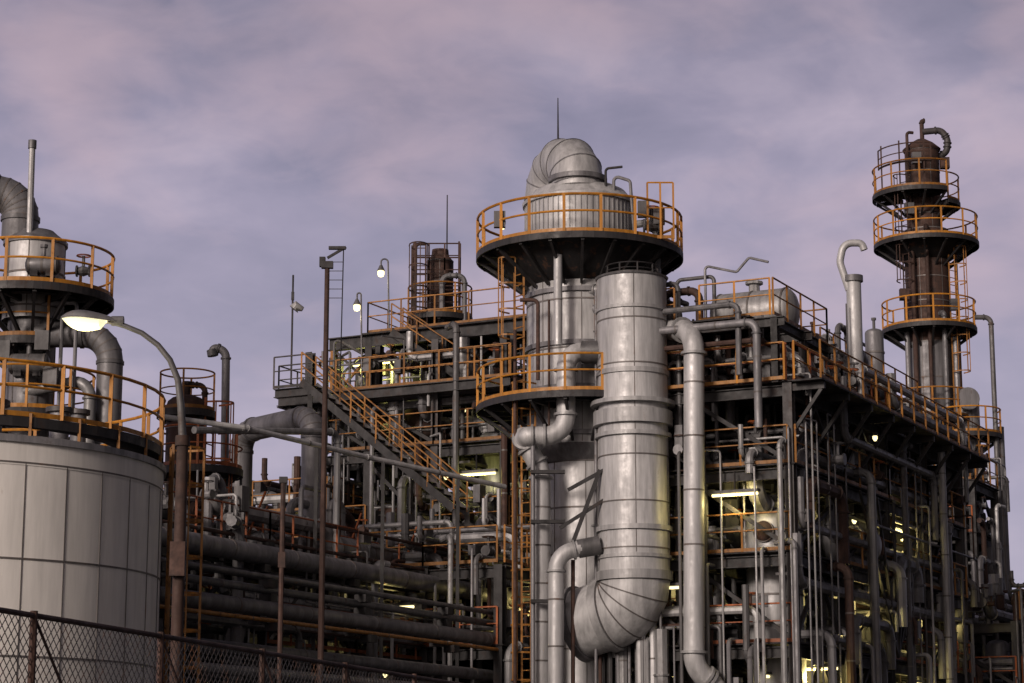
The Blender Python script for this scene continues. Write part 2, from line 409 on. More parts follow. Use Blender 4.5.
    for _ in range(int(density*(LU+LW)*1.1*risers)):
        if random.random()<.55: a,c=random.uniform(-.3,LU+.3),random.choice([-.45,-.3,LW+.3,random.uniform(0,LW)])
        else: a,c=random.choice([-.45,-.3,-.6]),random.uniform(-.3,LW)
        r=random.choice([.025,.03,.04,.05,.06,.08,.11,.15]); z1=levels[-1]+random.uniform(-5,1.2)+top*.5
        z0=random.choice([0,0,levels[0]]); m=random.choice(PIPEM)
        b.pipe([P(a,c,z0),P(a,c,z1),P(a+random.choice([-.8,.8,.5]),c+random.uniform(-.4,.8),z1)],r,m,n=8,bands=1.3 if r>.1 else None)
    for z in levels:
        if random.random()<.7:
            c=random.uniform(0,LW); b.bar(P(0,c,z-.6),P(LU,c,z-.6),.4,.08,'steel_light')
    for _ in range(fix):
        a=random.uniform(.3,LU*.8);c=random.uniform(.2,LW*.5);z=random.choice(levels[1:] or levels)
        fixture(b,P(a,c,z-.75),random.choice([U,W]),lights,e=random.uniform(45,80))
    for _ in range(bulbs):
        bulkhead(b,P(random.uniform(-.3,LU*.9),random.uniform(-.3,LW*.5),random.choice(levels)-random.uniform(.45,.9)))
    ob=b.build(O)
    for p,e in lights: light('fluorescent_lamp',p,e,col=(1,.80,.28),parent=ob)
    random.setstate(st)
    return ob

# ------------------------------------------------------------------ ground
b=B('ground')
b.add([V((-3000,-3000,0)),V((3000,-3000,0)),V((3000,3000,0)),V((-3000,3000,0))],[[0,1,2,3]],'ground',1.0); b.build((0,0,0))

# ------------------------------------------------------------------ storage tank (left)
Yt=48.; tx=X(-60,560,Yt); R=MP(218,560,Yt); zt=Z(466,Yt)
b=B('storage_tank')
b.lathe(tx,Yt,[(R+.012,zt-.55),(R+.012,zt)],'white_clad',96,caps=False,pan=32,tone=.95,pv=(.95,1.04))
b.clad(tx,Yt,R,0,zt-.5,1.9,32,'white_clad',n=96,sw=0.035,pv=(.93,1.05))
b.lathe(tx,Yt,[(R,zt-.10),(R+.07,zt-.10),(R+.07,zt+.03),(R-.1,zt+.07),(R*.5,zt+.3),(0.05,zt+.4)],'silver_dark',96,tone=1.5)
zd=zt+.42
b.crail(tx,Yt,R-.02,zd,0,360,h=1.12,rr=.036,sp=1.25)
for i in range(26):
    t=2*math.pi*i/26; p=V((tx+(R-.02)*math.cos(t),Yt+(R-.02)*math.sin(t),zt)); b.bar(p,p+V((0,0,.5)),.06,.05,'yellow_dim')
b.cplat(tx,Yt,R-1.0,R-.05,zd,0,360,rail=False,brk=False)
for a,rr_,h in((-60,.5,.9),(-20,.3,1.0),(10,.25,1.2),(60,.4,.8)):
    t=math.radians(a); p=V((tx+R*.6*math.cos(t),Yt+R*.6*math.sin(t),zt)); b.cyl(p,p+V((0,0,h)),rr_*.7,'silver_dark',n=16); b.cyl(p+V((0,0,h)),p+V((0,0,h+.1)),rr_,'steel_light',n=16)
b.ladder((tx+(R+.2)*math.cos(.25),Yt+(R+.2)*math.sin(.25)),0,zd+.2,14)
b.build((tx,Yt,0))

# ------------------------------------------------------------------ left tower
Y=57.; x0=X(32,330,Y); b=B('absorber_tower'); r=MP(24,330,Y)
b.clad(x0,Y,r,0,Z(315,Y),1.3,6,'silver_dark',n=36)
r2=MP(30,260,Y); zf=Z(298,Y)
b.clad(x0,Y,r2,Z(322,Y),Z(243,Y),.9,8,'silver',n=40)
b.lathe(x0,Y,[(r2+.05,Z(243,Y)-.1),(r2+.05,Z(243,Y)),(r2*.75,Z(236,Y)),(r2*.6,Z(232,Y))],'silver_dark',36)
b.cplat(x0,Y,r2,MP(78,290,Y),zf,0,360,nb=14,h=1.12,rr=.036)
b.cplat(x0,Y,r,MP(64,400,Y),Z(418,Y),0,360,nb=10,rr=.03)
b.cplat(x0,Y,r,MP(50,400,Y),Z(345,Y),180,300,nb=10,rr=.03,rm='yellow_dim')
xe=X(20,230,Y)
b.pipe([(xe,Y,Z(240,Y)),(xe,Y,Z(196,Y)),(xe-3.5,Y-.5,Z(188,Y))],MP(18,200,Y),'silver_dark',n=24,bend=.62,gore=6)
b.pipe([(X(35,230,Y),Y-.6,Z(262,Y)),(X(35,200,Y),Y-.6,Z(148,Y))],.08,'silver',n=10); b.cyl((X(35,200,Y),Y-.6,Z(155,Y)),(X(35,200,Y),Y-.6,Z(147,Y)),.11,'silver_dark')
b.pipe([(x0,Y-.3,Z(337,Y)),(X(113,340,Y),Y-.3,Z(337,Y)),(X(113,340,Y),Y-.3,4)],MP(13,340,Y),'silver_dark',n=20,gore=5,bend=.7)
b.pipe([(x0,Y-.5,Z(395,Y)),(X(96,395,Y),Y-.8,Z(385,Y)),(X(96,395,Y),Y-.8,4)],MP(6,340,Y),'pipe_silver',n=12)
b.drum((X(40,270,Y),Y-1.2,Z(276,Y)),(X(66,270,Y),Y-1.2,Z(276,Y)),.24,'silver_dark'); b.valve((X(90,290,Y),Y-1,Z(280,Y)),.1)
b.drum((X(20,410,Y),Y-1.1,Z(372,Y)),(X(52,410,Y),Y-1.1,Z(372,Y)),.26,'grey_paint')
for px in (4,70,84): b.pipe([(X(px,300,Y),Y-.9,0),(X(px,300,Y),Y-.9,Z(310,Y)),(x0,Y-.5,Z(310,Y))],.05,'silver_dark',n=8)
for px,py in((52,350),(14,360),(60,385)): b.box((X(px,py,Y),Y-1.2,Z(py,Y)),.35,.25,.5,'grey_paint')
b.build((x0,Y,0))

# ------------------------------------------------------------------ street lamp (lit)
Y=33.; b=B('street_lamp')
xb=S(178,600,Y).x
base=V((xb,Y,0)); 
b.sweep([base,V((xb,Y,Z(440,Y)))],[.10,.085],'rust',12)
path=[V((xb,Y,Z(441,Y)))]+[S(px,py,Y) for px,py in [(181,405),(178,380),(170,360),(158,345),(142,333),(125,326),(108,321)]]
b.sweep(path,[.06,.055,.05,.045,.042,.04,.04,.04],'grey_paint',12,tone=.8)
b.cyl(base,base+V((0,0,1.2)),.15,'rust'); b.box((xb+.0,Y-.13,Z(560,Y)),.22,.16,.5,'rust'); b.cyl((xb,Y,Z(446,Y)),(xb,Y,Z(436,Y)),.11,'rust')
h0=S(117,321,Y);h1=S(62,317,Y)
k=11;pts=[h0.lerp(h1,i/(k-1)) for i in range(k)]; prof=[.06,.10,.14,.17,.195,.215,.225,.22,.19,.13,.03]
for sgn,mt,sc_ in((1,'silver_dark',.55),(-1,'lamp_glass',.95)):
    vs=[];fs=[];n=13;side=V((0,1,0));upv=V((0,0,1))
    for i,(p,rr) in enumerate(zip(pts,prof)):
        if sgn<0: rr*= .88 if i>2 else .3
        for j in range(n):
            t=math.pi*j/(n-1); vs.append(p+side*(math.cos(t)*rr)+upv*(sgn*math.sin(t)*rr*sc_))
    for i in range(k-1):
        for j in range(n-1): fs.append([i*n+j,i*n+j+1,(i+1)*n+j+1,(i+1)*n+j])
    b.add(vs,fs,mt,.9 if sgn>0 else 1.0)
for sg in(-1,1):
    b.sweep([p+V((0,sg*q,-.01)) for p,q in zip(pts,prof)],.016,'silver_dark',6)
b.cyl(h0+V((.1,0,0)),h0-V((.08,0,0)),.075,'grey_paint',n=10)
lamp=b.build((xb,Y,0)); light('lamp_bulb',h0.lerp(h1,.6)-V((0,0,.5)),35,col=(1,.88,.55),parent=lamp)

# ------------------------------------------------------------------ rusty vessel, gooseneck and duct
Y=62.; x0=X(186,430,Y); b=B('rusty_process_vessel')
r=MP(20,430,Y); b.vessel(x0,Y,r,3,Z(405,Y),'rust',legs=False); b.cyl((x0,Y,0),(x0,Y,3),r*.9,'rust')
b.crail(x0,Y,r*1.35,Z(412,Y),0,360,rr=.025,m='yellow_dim'); b.cplat(x0,Y,r,r*1.4,Z(412,Y),0,360,rail=False,nb=8)
b.ladder((x0+r*1.2,Y-.2),4,Z(400,Y),-20,m='orange'); b.cplat(x0+.4,Y,r,r*2.1,Z(470,Y),150,400,nb=8,rm='orange')
b.pipe([(x0,Y,Z(395,Y)),(x0,Y,Z(385,Y)),(x0+.5,Y,Z(385,Y)),(x0+.5,Y,4)],.08,'rust')
b.build((x0,Y,0))
b=B('vent_pipe')
Y=64.; b.pipe([S(212,356,Y),S(213,347,Y),S(226,351,Y),(S(229,470,Y).x,Y,2)],.12,'silver_dark',n=12,bend=.35); b.cyl(S(213,356,Y),S(212,350,Y),.16,'silver_dark'); b.build()
b=B('overhead_duct')
Y=67.; zz=Z(416,Y)
b.pipe([V((X(230,420,Y),Y+3,zz-4)),V((X(230,420,Y),Y+3,zz)),V((X(314,410,Y),Y,zz)),V((X(314,410,Y),Y,3))],MP(12,420,Y),'silver_dark',n=20,bend=.6,gore=4,bands=2)
b.pipe([V((X(345,470,Y),Y-3,zz-6)),V((X(345,470,Y),Y-3,Z(448,Y))),V((X(232,430,Y),Y-8,Z(430,Y-8)))],.1,'pipe_silver',n=10)
b.build()

# ------------------------------------------------------------------ pipe rack at left
O=SZ(165,530,8.2); 
frame('pipe_rack',(O.x,O.y),[4.6,4.6,4.6,4.6,4.6],[2.6,2.6],[3.2,5.6,8.0],density=1.3,vess=.28,railm=('orange','orange','orange'),seed=3,col=.24,fix=1,brace=.4,side_rail=False,deckp=.6,bulbs=6)
b=B('pipeline_bundle')
def line(p0,z,r,m,off=0,ext=6,ext0=3,start=0,tone=None):
    a=SZ(p0[0],p0[1],z); a=a+W*off; c=a+U*24; a=a+U*start
    b.pipe([a-U*ext0,c+U*ext],r,m,n=18,bands=random.uniform(1.8,3.2),tone=tone)
    for k in range(6):
        p=a+U*(k*4.6); b.box(p-V((0,0,r+.1)),.3,.35,.2,'steel',u=U)
line((160,537),7.9,.26,'silver_dark',tone=1.15)
line((160,560),7.0,.07,'grey_paint')
line((160,574),6.7,.10,'grey_paint')
line((165,592),6.2,.20,'silver_dark',off=-.5,tone=.8)
line((165,607),5.9,.05,'yellow_dim')
line((165,640),5.2,.17,'silver_dark',off=-.3,tone=.85)
line((165,664),4.6,.12,'pipe_silver',start=4)
line((165,522),8.35,.05,'rust')
for z,o in((6.55,.42),(5.35,.42),(7.55,-.4)):
    p=SZ(170,560,7.5)-U*2+W*o; p.z=z; b.ibeam(p,p+U*30,.14,.26,'steel')
for i in range(7):
    p=SZ(170,560,7.5)+U*(i*4.6-2); p=p+W*.1
    b.ibeam(V((p.x,p.y,0)),V((p.x,p.y,8.3)),.22,.22,'steel',u=U)
    for z in(4.3,5.05,6.25,7.5): b.ibeam(V((p.x,p.y,z))-W*.9,V((p.x,p.y,z))+W*.7,.14,.2,'steel')
    if i<6: b.bar(V((p.x,p.y,4.3)),V((p.x,p.y,7.4))+U*4.6,.1,.1,'steel')
a=S(246,428,60.); p2=S(368,466,64.); p3=S(505,512,68.)
b.pipe([a-V((2.2,1,-.15)),a,V((p2.x,p2.y,a.z-.2)),V((p3.x,p3.y,a.z-.5))],.075,'silver',n=10,bands=2)
for t in(.25,.5,.8):
    p=a.lerp(V((p3.x,p3.y,a.z-.5)),t); b.bar(V((p.x,p.y,0)),p-V((0,0,.1)),.1,.1,'steel')
random.seed(91)
for i in range(24):
    p=SZ(170,560,7.5)+U*random.uniform(0,27)-W*random.uniform(0,2.6); zt1=random.uniform(8.4,10.6); w_=random.uniform(.5,1.4)
    b.pipe([V((p.x,p.y,7.4)),V((p.x,p.y,zt1)),V((p.x,p.y,zt1))+U*w_,V((p.x,p.y,random.uniform(4,7.4)))+U*w_],random.choice([.05,.07,.1,.13,.16]),random.choice(['silver','pipe_silver','pipe_silver','silver_dark','rust']),n=10)
for i in range(10):
    p=SZ(170,560,7.5)+U*(2+i*2.7)-W*random.uniform(.5,3); p.z=8.1
    b.rail(p,p+U*2.2,m='orange'); b.bar(p+V((0,0,0)),p+U*1.2+V((0,0,1.9)),.05,.05,'orange')
b.build()

b=B('lightning_mast'); Y=45.; x0=X(324,460,Y)
b.cyl((x0,Y,0),(x0,Y,Z(262,Y)),.07,'rust',r2=.05,n=10)
b.bar((x0-.12,Y,Z(265,Y)),(x0+.12,Y,Z(265,Y)),.14,.14,'steel'); b.bar((x0,Y,Z(258,Y)),(x0+.38,Y,Z(247,Y)),.05,.05,'steel')
b.box((x0+.2,Y,Z(248,Y)),.35,.1,.06,'steel'); b.box((x0-.1,Y,Z(262,Y)),.12,.12,.2,'steel')
b.cyl((x0+.33,Y,Z(248,Y)),(x0+.3,Y,Z(380,Y)),.012,'steel',n=4)
for py in range(262,300,9): b.bar((x0,Y,Z(py,Y)),(x0+.32,Y,Z(py,Y)),.013,.013,'steel')
b.build((x0,Y,0))
b=B('utility_pole'); Y=44.; x0=X(281,600,Y); b.cyl((x0,Y,0),(x0,Y,Z(478,Y)),.05,'rust',n=8); b.box((x0,Y,Z(480,Y)),.16,.12,.12,'steel'); b.box((x0,Y,Z(560,Y)),.14,.1,.3,'rust'); b.build((x0,Y,0))

# ------------------------------------------------------------------ middle structure
zl=Z(388,75.)
C=S(505,392,73.5)
mid=frame('steel_process_structure',(C.x,C.y),[3.4,3.4],[2.6,2.6,2.4],[7.0,10.2,13.2,zl],density=1.8,vess=.5,seed=11,col=.26,top=1.6,fix=3,railm=('yellow_dim',),brace=.7,bulbs=8)
b=B('access_platform'); lg=[]
P=lambda a,c,z:V((C.x,C.y,0))+U*a-W*c+V((0,0,z))
CL=8.5
b.slab([P(-.6,6.4,zl),P(3,6.4,zl),P(3,CL,zl),P(-.6,CL,zl)],.07,'deck')
b.ibeam(P(-.6,-.5,zl-.17),P(-.6,CL,zl-.17),.22,.34,'steel'); b.ibeam(P(3,4,zl-.17),P(3,CL,zl-.17),.22,.34,'steel'); b.ibeam(P(-.6,CL-.05,zl-.2),P(3,CL-.05,zl-.2),.22,.34,'steel')
b.rail(P(-.6,-.5,zl),P(-.6,6.2,zl),m='yellow_dim',rr=.03);b.rail(P(-.6,6.2,zl),P(-.6,CL,zl),m='steel_light'); b.rail(P(-.6,CL,zl),P(3,CL,zl),m='steel_light'); b.rail(P(3,6.5,zl),P(3,CL,zl),m='steel_light')
b.bar(P(-.4,CL-.3,zl-.3),P(-.4,6.6,zl-2.6),.14,.14,'steel'); b.bar(P(2.8,CL-.3,zl-.3),P(2.8,6.6,zl-2.6),.14,.14,'steel')
zu=Z(332,75.)
b.ibeam(P(.6,-1,zu),P(.6,7.2,zu),.25,.45,'steel'); b.ibeam(P(4.6,-1,zu),P(4.6,7.2,zu),.25,.45,'steel')
for c in [0,1.3,2.6,3.9,5.2,6.5]: b.ibeam(P(.6,c,zu),P(4.6,c,zu),.14,.25,'steel')
b.slab([P(.4,-1,zu+.2),P(4.8,-1,zu+.2),P(4.8,5.8,zu+.2),P(.4,5.8,zu+.2)],.06,'deck')
b.rail(P(.5,-1,zu+.25),P(.5,5.6,zu+.25)); b.rail(P(4.7,-1,zu+.25),P(4.7,5.6,zu+.25)); b.rail(P(.5,5.6,zu+.25),P(4.7,5.6,zu+.25))
for c in(0,2.6,5.2,7.0): b.ibeam(P(.6,c,zl),P(.6,c,zu-.2),.2,.2,'steel' if c<7 else 'yellow_dim',u=U)
b.bar(P(.6,5.2,zl+.1),P(.6,7,zu-.2),.08,.08,'steel_light'); b.bar(P(.6,7,zl+.1),P(.6,5.2,zu-.2),.08,.08,'yellow_dim')
b.stair(P(-1.9,.4,Z(512,72.)),P(-1.9,6.2,zl),-U,w=.9)
b.stair(P(1.2,1.6,zl+.1),P(1.2,4.6,zu+.2),-U,w=.8)
for c in(.4,6.4): b.bar(P(-1.9,c,0),P(-1.9,c,(zl if c>6 else Z(512,72.))),.16,.16,'steel')
b.ibeam(P(-1.9,6.2,zl-.15),P(-1.9,7.8,zl-.15),.2,.3); b.rail(P(-2.0,6.3,zl),P(-2.0,7.8,zl),m='steel_light')
for c in (5.6,6.2): fixture(b,P(1.6,c,zu-.5),W,lg)
fixture(b,P(-.3,.9,12.2),W,lg)
random.seed(17)
for k in range(20):
    a_=random.uniform(-.2,4);c=random.uniform(-.3,6.8); b.pipe([P(a_,c,zl-3),P(a_,c,zl+random.uniform(.5,2.2)),P(a_+.5,c+random.uniform(-.9,.9),zl+1.5)],random.choice([.03,.05,.08,.12]),random.choice(PIPEM),n=8)
obp=b.build((C.x,C.y,0))
for p,e in lg: light('fluorescent_lamp',p,50,col=(.95,.9,.25),parent=obp)
b=B('vent_stack'); Y=80.; x0=X(440,290,Y)
b.clad(x0,Y,MP(13,290,Y),zl,Z(262,Y),.8,4,'rust',n=20); b.lathe(x0,Y,[(.5,Z(262,Y)),(.32,Z(256,Y)),(.3,Z(250,Y))],'rust',20)
b.cplat(x0,Y,.45,1.15,Z(318,Y),0,360,nb=8,rm='yellow_dim'); 
for i in range(4):
    a=math.radians(45+90*i); p=V((x0-.1+.95*math.cos(a)*1.2,Y+.95*math.sin(a),0)); b.bar(p+V((0,0,zl)),p+V((0,0,Z(246,Y))),.07,.07,'rust')
for py in(248,262,278,294):
    b.rail((x0-.95,Y-.68,Z(py,Y)-1),(x0+.75,Y-.68,Z(py,Y)-1),m='rust',h=1,sp=.6,toe=False)
b.pipe([(x0-.9,Y,zl),(x0-.9,Y,Z(244,Y)),(x0-.5,Y,Z(244,Y))],.06,'rust'); b.pipe([(x0+.1,Y-.7,zl),(x0+.1,Y-.7,Z(280,Y)),(x0+.9,Y-.7,Z(280,Y)),(x0+.9,Y-.7,zl)],.1,'silver_dark')
xr=X(447,240,Y); b.cyl((xr,Y,Z(300,Y)),(xr,Y,Z(195,Y)),.035,'steel',r2=.02,n=6)
b.ladder((x0-.75,Y-.7),zl,Z(250,Y),-90,m='rust'); b.build((x0,Y,0))
def swan(pxb,pyb,pxt,pyt,Y):
    b=B('swan_neck_lamp'); base=S(pxb,pyb,Y); top=S(pxb-1,pyt-9,Y)
    g=S(pxt,pyt,Y); b.pipe([base,top,V((g.x,Y,top.z)),g+V((0,0,.1))],.03,'silver_dark',n=8,bend=.22)
    b.cyl(g+V((0,0,.1)),g-V((0,0,.1)),.05,'grey_paint',r2=.14,n=14)
    b.lathe(g.x,g.y,[(.03,g.z-.32),(.09,g.z-.30),(.12,g.z-.23),(.12,g.z-.12),(.09,g.z-.1)],'tube_light',14)
    o=b.build(base); light('lamp_bulb',g-V((0,0,.55)),8,parent=o,col=(1,.88,.55))
swan(389,330,381,268,77.); swan(362,385,357,302,76.); 
b=B('floodlight_post'); Y=79.; p=S(291,385,Y); b.cyl(p,V((p.x,Y,Z(275,Y))),.035,'steel',n=6); c=V((p.x+.15,Y,Z(306,Y))); b.sweep([c-V((.1,0,.12)),c,c+V((.22,0,-.12))],[.2,.19,.09],'silver',12); b.box((p.x,Y,Z(296,Y)),.1,.1,.3,'steel'); b.build(p)

# ------------------------------------------------------------------ main column
Y=68.; x0=X(580,330,Y); r=MP(53,330,Y); b=B('distillation_column')
zf=Z(256,Y)
zc=Z(450,Y)
b.clad(x0,Y,r,zc,Z(262,Y),1.5,8,'silver',n=64)
b.lathe(x0,Y,[(r*.8,zc-.5),(r,zc)],'silver_dark',64,caps=False); b.clad(x0+.1,Y,r*.8,0,zc-.5,1.4,8,'silver',n=64)
for py in(300,352,395,440): b.lathe(x0,Y,[(r,Z(py,Y)-.07),(r+.09,Z(py,Y)-.07),(r+.09,Z(py,Y)+.07),(r,Z(py,Y)+.07)],'silver_dark',64,caps=False)
rd=MP(54,220,Y); zs_=Z(205,Y)
b.clad(x0,Y,rd,zf-.3,zs_,1.3,10,'silver',n=80)
for i in range(60):
    t=2*math.pi*i/60; b.box((x0+(rd+.012)*math.cos(t),Y+(rd+.012)*math.sin(t),(zf+zs_)/2),.03,.03,zs_-zf,'pipe_silver',u=V((math.cos(t),math.sin(t),0)),tone=.9)
b.lathe(x0,Y,[(rd+.08,zs_-.1),(rd+.1,zs_),(rd*.97,zs_+.12),(rd*.86,zs_+.36),(rd*.70,zs_+.5),(rd*.55,zs_+.56)],'silver',80)
RP=MP(102,250,Y)
b.cplat(x0,Y,rd,RP,zf,0,360,nb=20,h=1.15,rr=.042)
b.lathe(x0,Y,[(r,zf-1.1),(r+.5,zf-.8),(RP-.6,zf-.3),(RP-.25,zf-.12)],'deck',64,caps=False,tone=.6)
rg=MP(26,160,Y); xg=X(577,180,Y); Rb=.98; cz=Z(193,Y)
dv=V((-.42,.907,0)); st_=V((xg,Y-.75,0))
pp=[V((st_.x,st_.y,zs_+.3)),V((st_.x,st_.y,cz))]
NG=6
for i in range(1,NG+1):
    a=math.pi*i/NG; pp.append(V((st_.x,st_.y,cz))+dv*(Rb*(1-math.cos(a)))+V((0,0,Rb*math.sin(a))))
pp.append(pp[-1]-V((0,0,.9)))
b.sweep(pp,rg,'silver',36,tone=.85)
for i in range(1,len(pp)-1):
    d=(pp[i+1]-pp[i]).normalized()+(pp[i]-pp[i-1]).normalized(); d.normalize(); b.sweep([pp[i]-d*.02,pp[i]+d*.02],rg*1.02,'silver_dark',36)
b.sweep([V((st_.x,st_.y,zs_+.5)),V((st_.x,st_.y,zs_+.65))],rg*1.12,'silver_dark',36)
xr=X(558,120,Y); b.cyl((xr,Y,Z(150,Y)),(xr,Y,Z(98,Y)),.035,'steel',r2=.015,n=6)
b.cplat(x0,Y,r,MP(103,400,Y),Z(408,Y),140,300,nb=18,h=1.1,rr=.036)
b.ladder((x0-r-.25,Y-1.0),Z(408,Y),zf,215)
b.ladder((x0-r*.8-.3,Y-1.4),3,Z(400,Y),235)
b.pipe([(X(604,190,Y),Y-1.3,zf),(X(604,190,Y),Y-1.3,Z(180,Y)),(X(620,190,Y),Y-1.5,Z(180,Y))],.04,'steel')
b.pipe([(X(612,190,Y),Y-1.2,zs_),(X(612,190,Y),Y-1.2,Z(186,Y)),(X(628,190,Y),Y-1.3,Z(192,Y)),(X(632,190,Y),Y-1.3,zf)],.05,'silver_dark')
for px,py in((640,225),(655,232),(500,235)): b.box((X(px,py,Y),Y-1.9,Z(py,Y)),.35,.2,.5,'grey_paint')
b.valve((X(648,240,Y),Y-1.8,zf+.5),.14)
b.pipe([(x0+rd,Y-.4,zf+.9),(X(655,230,Y),Y-.8,zf+.9),(X(655,230,Y),Y-.8,zf-6)],.12,'pipe_silver')
b.rail((X(643,200,Y),Y-2.2,zf),(X(668,200,Y),Y-2.2,zf),h=1.75,sp=.4,m='yellow'); 
bulkhead(b,V((X(503,242,Y),Y-1.6,zf+.5)))
def dp(pts,r_,m,Y=66.,**k): b.pipe([V((X(px,py,yy if yy else Y),yy if yy else Y,Z(py,yy if yy else Y))) for px,py,yy in pts],r_,m,n=16,**k)
dp([(602,354,66.),(566,350,65.6),(566,436,65.6),(524,436,65.6),(524,442,66.),(541,470,66.),(541,700,66.),(541,780,66.)],MP(9.5,350,66),'silver',bands=1.1)
dp([(600,352,65.5),(582,352,65.6)],MP(11.5,350,66),'grey_paint')
dp([(558,255,65.7),(558,345,65.7)],.13,'silver',bands=1)
dp([(600,545,65.),(556,553,64.9),(556,790,64.9)],MP(8,550,65),'silver',bands=1.2)
dp([(600,545,65.),(578,549,65.)],MP(9.5,550,65),'grey_paint')
dp([(538,380,66.),(538,300,66.),(520,300,66.)],.06,'rust'); dp([(596,290,65.6),(596,700,65.6)],.05,'silver_dark')
dp([(533,445,65.5),(533,800,65.5)],.07,'silver_dark'); dp([(515,330,65.8),(515,800,65.8)],.05,'rust')
dp([(573,560,65.3),(573,800,65.3)],.06,'rust'); dp([(549,300,65.9),(549,430,65.9)],.035,'rust')
for py in (470,520,600): b.box((X(548,py,65),65.4,Z(py,65)),1.0,.2,.1,'steel')
b.bar(S(600,470,65.),S(572,545,65.),.16,.12,'steel'); b.bar(S(604,470,65.),S(568,490,65.),.14,.1,'steel'); b.bar(S(604,500,65.),S(560,528,65.),.12,.1,'steel')
col=b.build((x0,Y,0))

# front duct
b=B('process_duct'); Y=65.4; xd=X(633,420,Y); r=MP(35,420,Y)
zt_=Z(279,Y); zb=Z(556,Y)
b.clad(xd,Y,r,zb,zt_,1.35,4,'silver',n=52,sw=.04,pv=(.9,1.08))
b.lathe(xd,Y,[(r+.04,zt_-.05),(r+.07,zt_),(r-.03,zt_+.03)],'silver_dark',50)
b.crail(xd,Y,r*.75,zt_,0,360,h=.35,m='steel',rr=.02,sp=.5)
for py,w,dr in((420,.42,.14),(405,.12,.22),(437,.12,.1),(312,.1,.05),(375,.14,.05),(530,.14,.08),(558,.1,.05)):
    z=Z(py,Y); b.lathe(xd,Y,[(r,z-w/2),(r+dr,z-w/2),(r+dr,z+w/2),(r,z+w/2)],'silver',50,caps=False,tone=.8)
zq=Z(606,Y)
e=[V((xd,Y,zb+.02)),V((xd,Y,zq)),V((xd-1.55,Y+.9,zq-.45))]
b.pipe(e,r,'silver',n=40,bend=1.45,gore=4,tone=1.0)
d=(e[2]-e[1]).normalized(); b.cyl(e[2]-d*.1,e[2]+d*.12,r*1.1,'silver_dark',n=40)
for py in(345,470,540): b.bar((xd-.3,Y+.9,Z(py,Y)),(xd-1.3,Y+1.6,Z(py,Y)),.14,.14,'steel')
for px,yy,rr_,m_ in((600,66.2,.05,'rust'),(640,66.5,.1,'pipe_silver'),(668,65.9,.06,'rust'),(680,66.,.09,'silver_dark')):
    b.pipe([V((X(px,640,yy),yy,0)),V((X(px,640,yy),yy,Z(655,yy) if px<660 else Z(300,yy))),V((X(px,640,yy)+.4,yy+.6,Z(655,yy) if px<660 else Z(300,yy)))],rr_,m_,n=10)
ps=[(664,330,65.8),(694,330,64.2),(694,600,64.2),(694,668,64.2),(720,690,64.5),(722,800,64.5)]
b.pipe([V((X(p[0],p[1],p[2]),p[2],Z(p[1],p[2]))) for p in ps],MP(10.5,400,64),'silver',n=18,bands=1.5,tone=.95)
b.build((xd,Y,0))

# ------------------------------------------------------------------ right structure
C=V((X(790,450,64.),64.,0)); levels=[3.4,5.9,8.5,11.0,13.4]
rs=frame('steel_process_structure',(C.x,C.y),[4.4,4.4,4.4,4.4],[2.9,2.9],levels,density=2.1,vess=.6,seed=22,col=.28,fix=2,brace=.9,railm=('yellow_dim','yellow_dim','orange'),risers=.8,bulbs=14)
P=lambda a,c,z:V((C.x,C.y,0))+U*a-W*c+V((0,0,z))
b=B('rooftop_process_equipment'); lg=[]
zt_=13.4
z2=15.3
for a in(-.2,2.2,4.4):
    for c in(.3,2.9,5.8): b.ibeam(P(a,c,zt_),P(a,c,z2),.2,.2,'steel',u=U)
for a in(-.2,2.2,4.4): b.ibeam(P(a,0,z2-.1),P(a,6,z2-.1),.18,.28,'steel')
for c in(.3,2.9,5.8): b.ibeam(P(-.2,c,z2-.1),P(4.4,c,z2-.1),.18,.28,'steel')
b.slab([P(-.4,1,z2+.08),P(4.6,1,z2+.08),P(4.6,6,z2+.08),P(-.4,6,z2+.08)],.05,'deck')
b.rail(P(-.3,.4,z2+.1),P(-.3,2.6,z2+.1),m='yellow'); b.rail(P(-.3,.3,z2+.1),P(4.5,.3,z2+.1)); b.rail(P(4.5,.3,z2+.1),P(4.5,6,z2+.1)); b.rail(P(-.3,3.4,z2+.1),P(-.3,6,z2+.1))
b.drum(P(2.6,3.0,z2+.85),P(2.6,.9,z2+.85),.68,'pipe_silver'); b.drum(P(1.2,.9,zt_+1.0),P(3.6,.9,zt_+1.0),.5,'silver_dark'); b.drum(P(.3,4.9,z2+.5),P(.3,3.6,z2+.5),.33,'silver_dark')
b.vessel(P(1.0,4.6,0).x,P(1,4.6,0).y,.5,z2+.3,z2+1.2,'silver_dark')
for i,(a,c,zz,r_) in enumerate([(.2,5.2,16.7,.15),(.4,4.6,17.0,.1),(-.1,4.0,16.4,.13),(.5,3.4,16.7,.08),(1.2,3.0,16.6,.12),(.3,5.8,16.2,.18),(1.6,5.0,17.1,.07),(.9,2.4,16.9,.06)]):
    b.pipe([P(a-.5,c+1.2,12.5),P(a-.5,c+1.2,zz),P(a-.5,c,zz),P(a-.5,c,11.5)],r_,['pipe_silver','silver_dark','grey_paint','grey_paint','rust','silver_dark','rust','grey_paint'][i],n=12,bands=1.2 if r_>.1 else None)
b.pipe([P(-.8,5.6,15.7),P(-.8,1.2,15.7),P(-.8,1.2,13.6)],.09,'silver_dark',n=10); b.pipe([P(-.9,5.6,15.1),P(-.9,.6,15.1),P(-.9,.6,12)],.12,'silver_dark',n=12,bands=1)
b.pipe([P(-.7,6.0,14.6),P(-.7,.6,14.6),P(3.5,.6,14.6),P(3.5,.6,13.4)],.08,'rust',n=8)
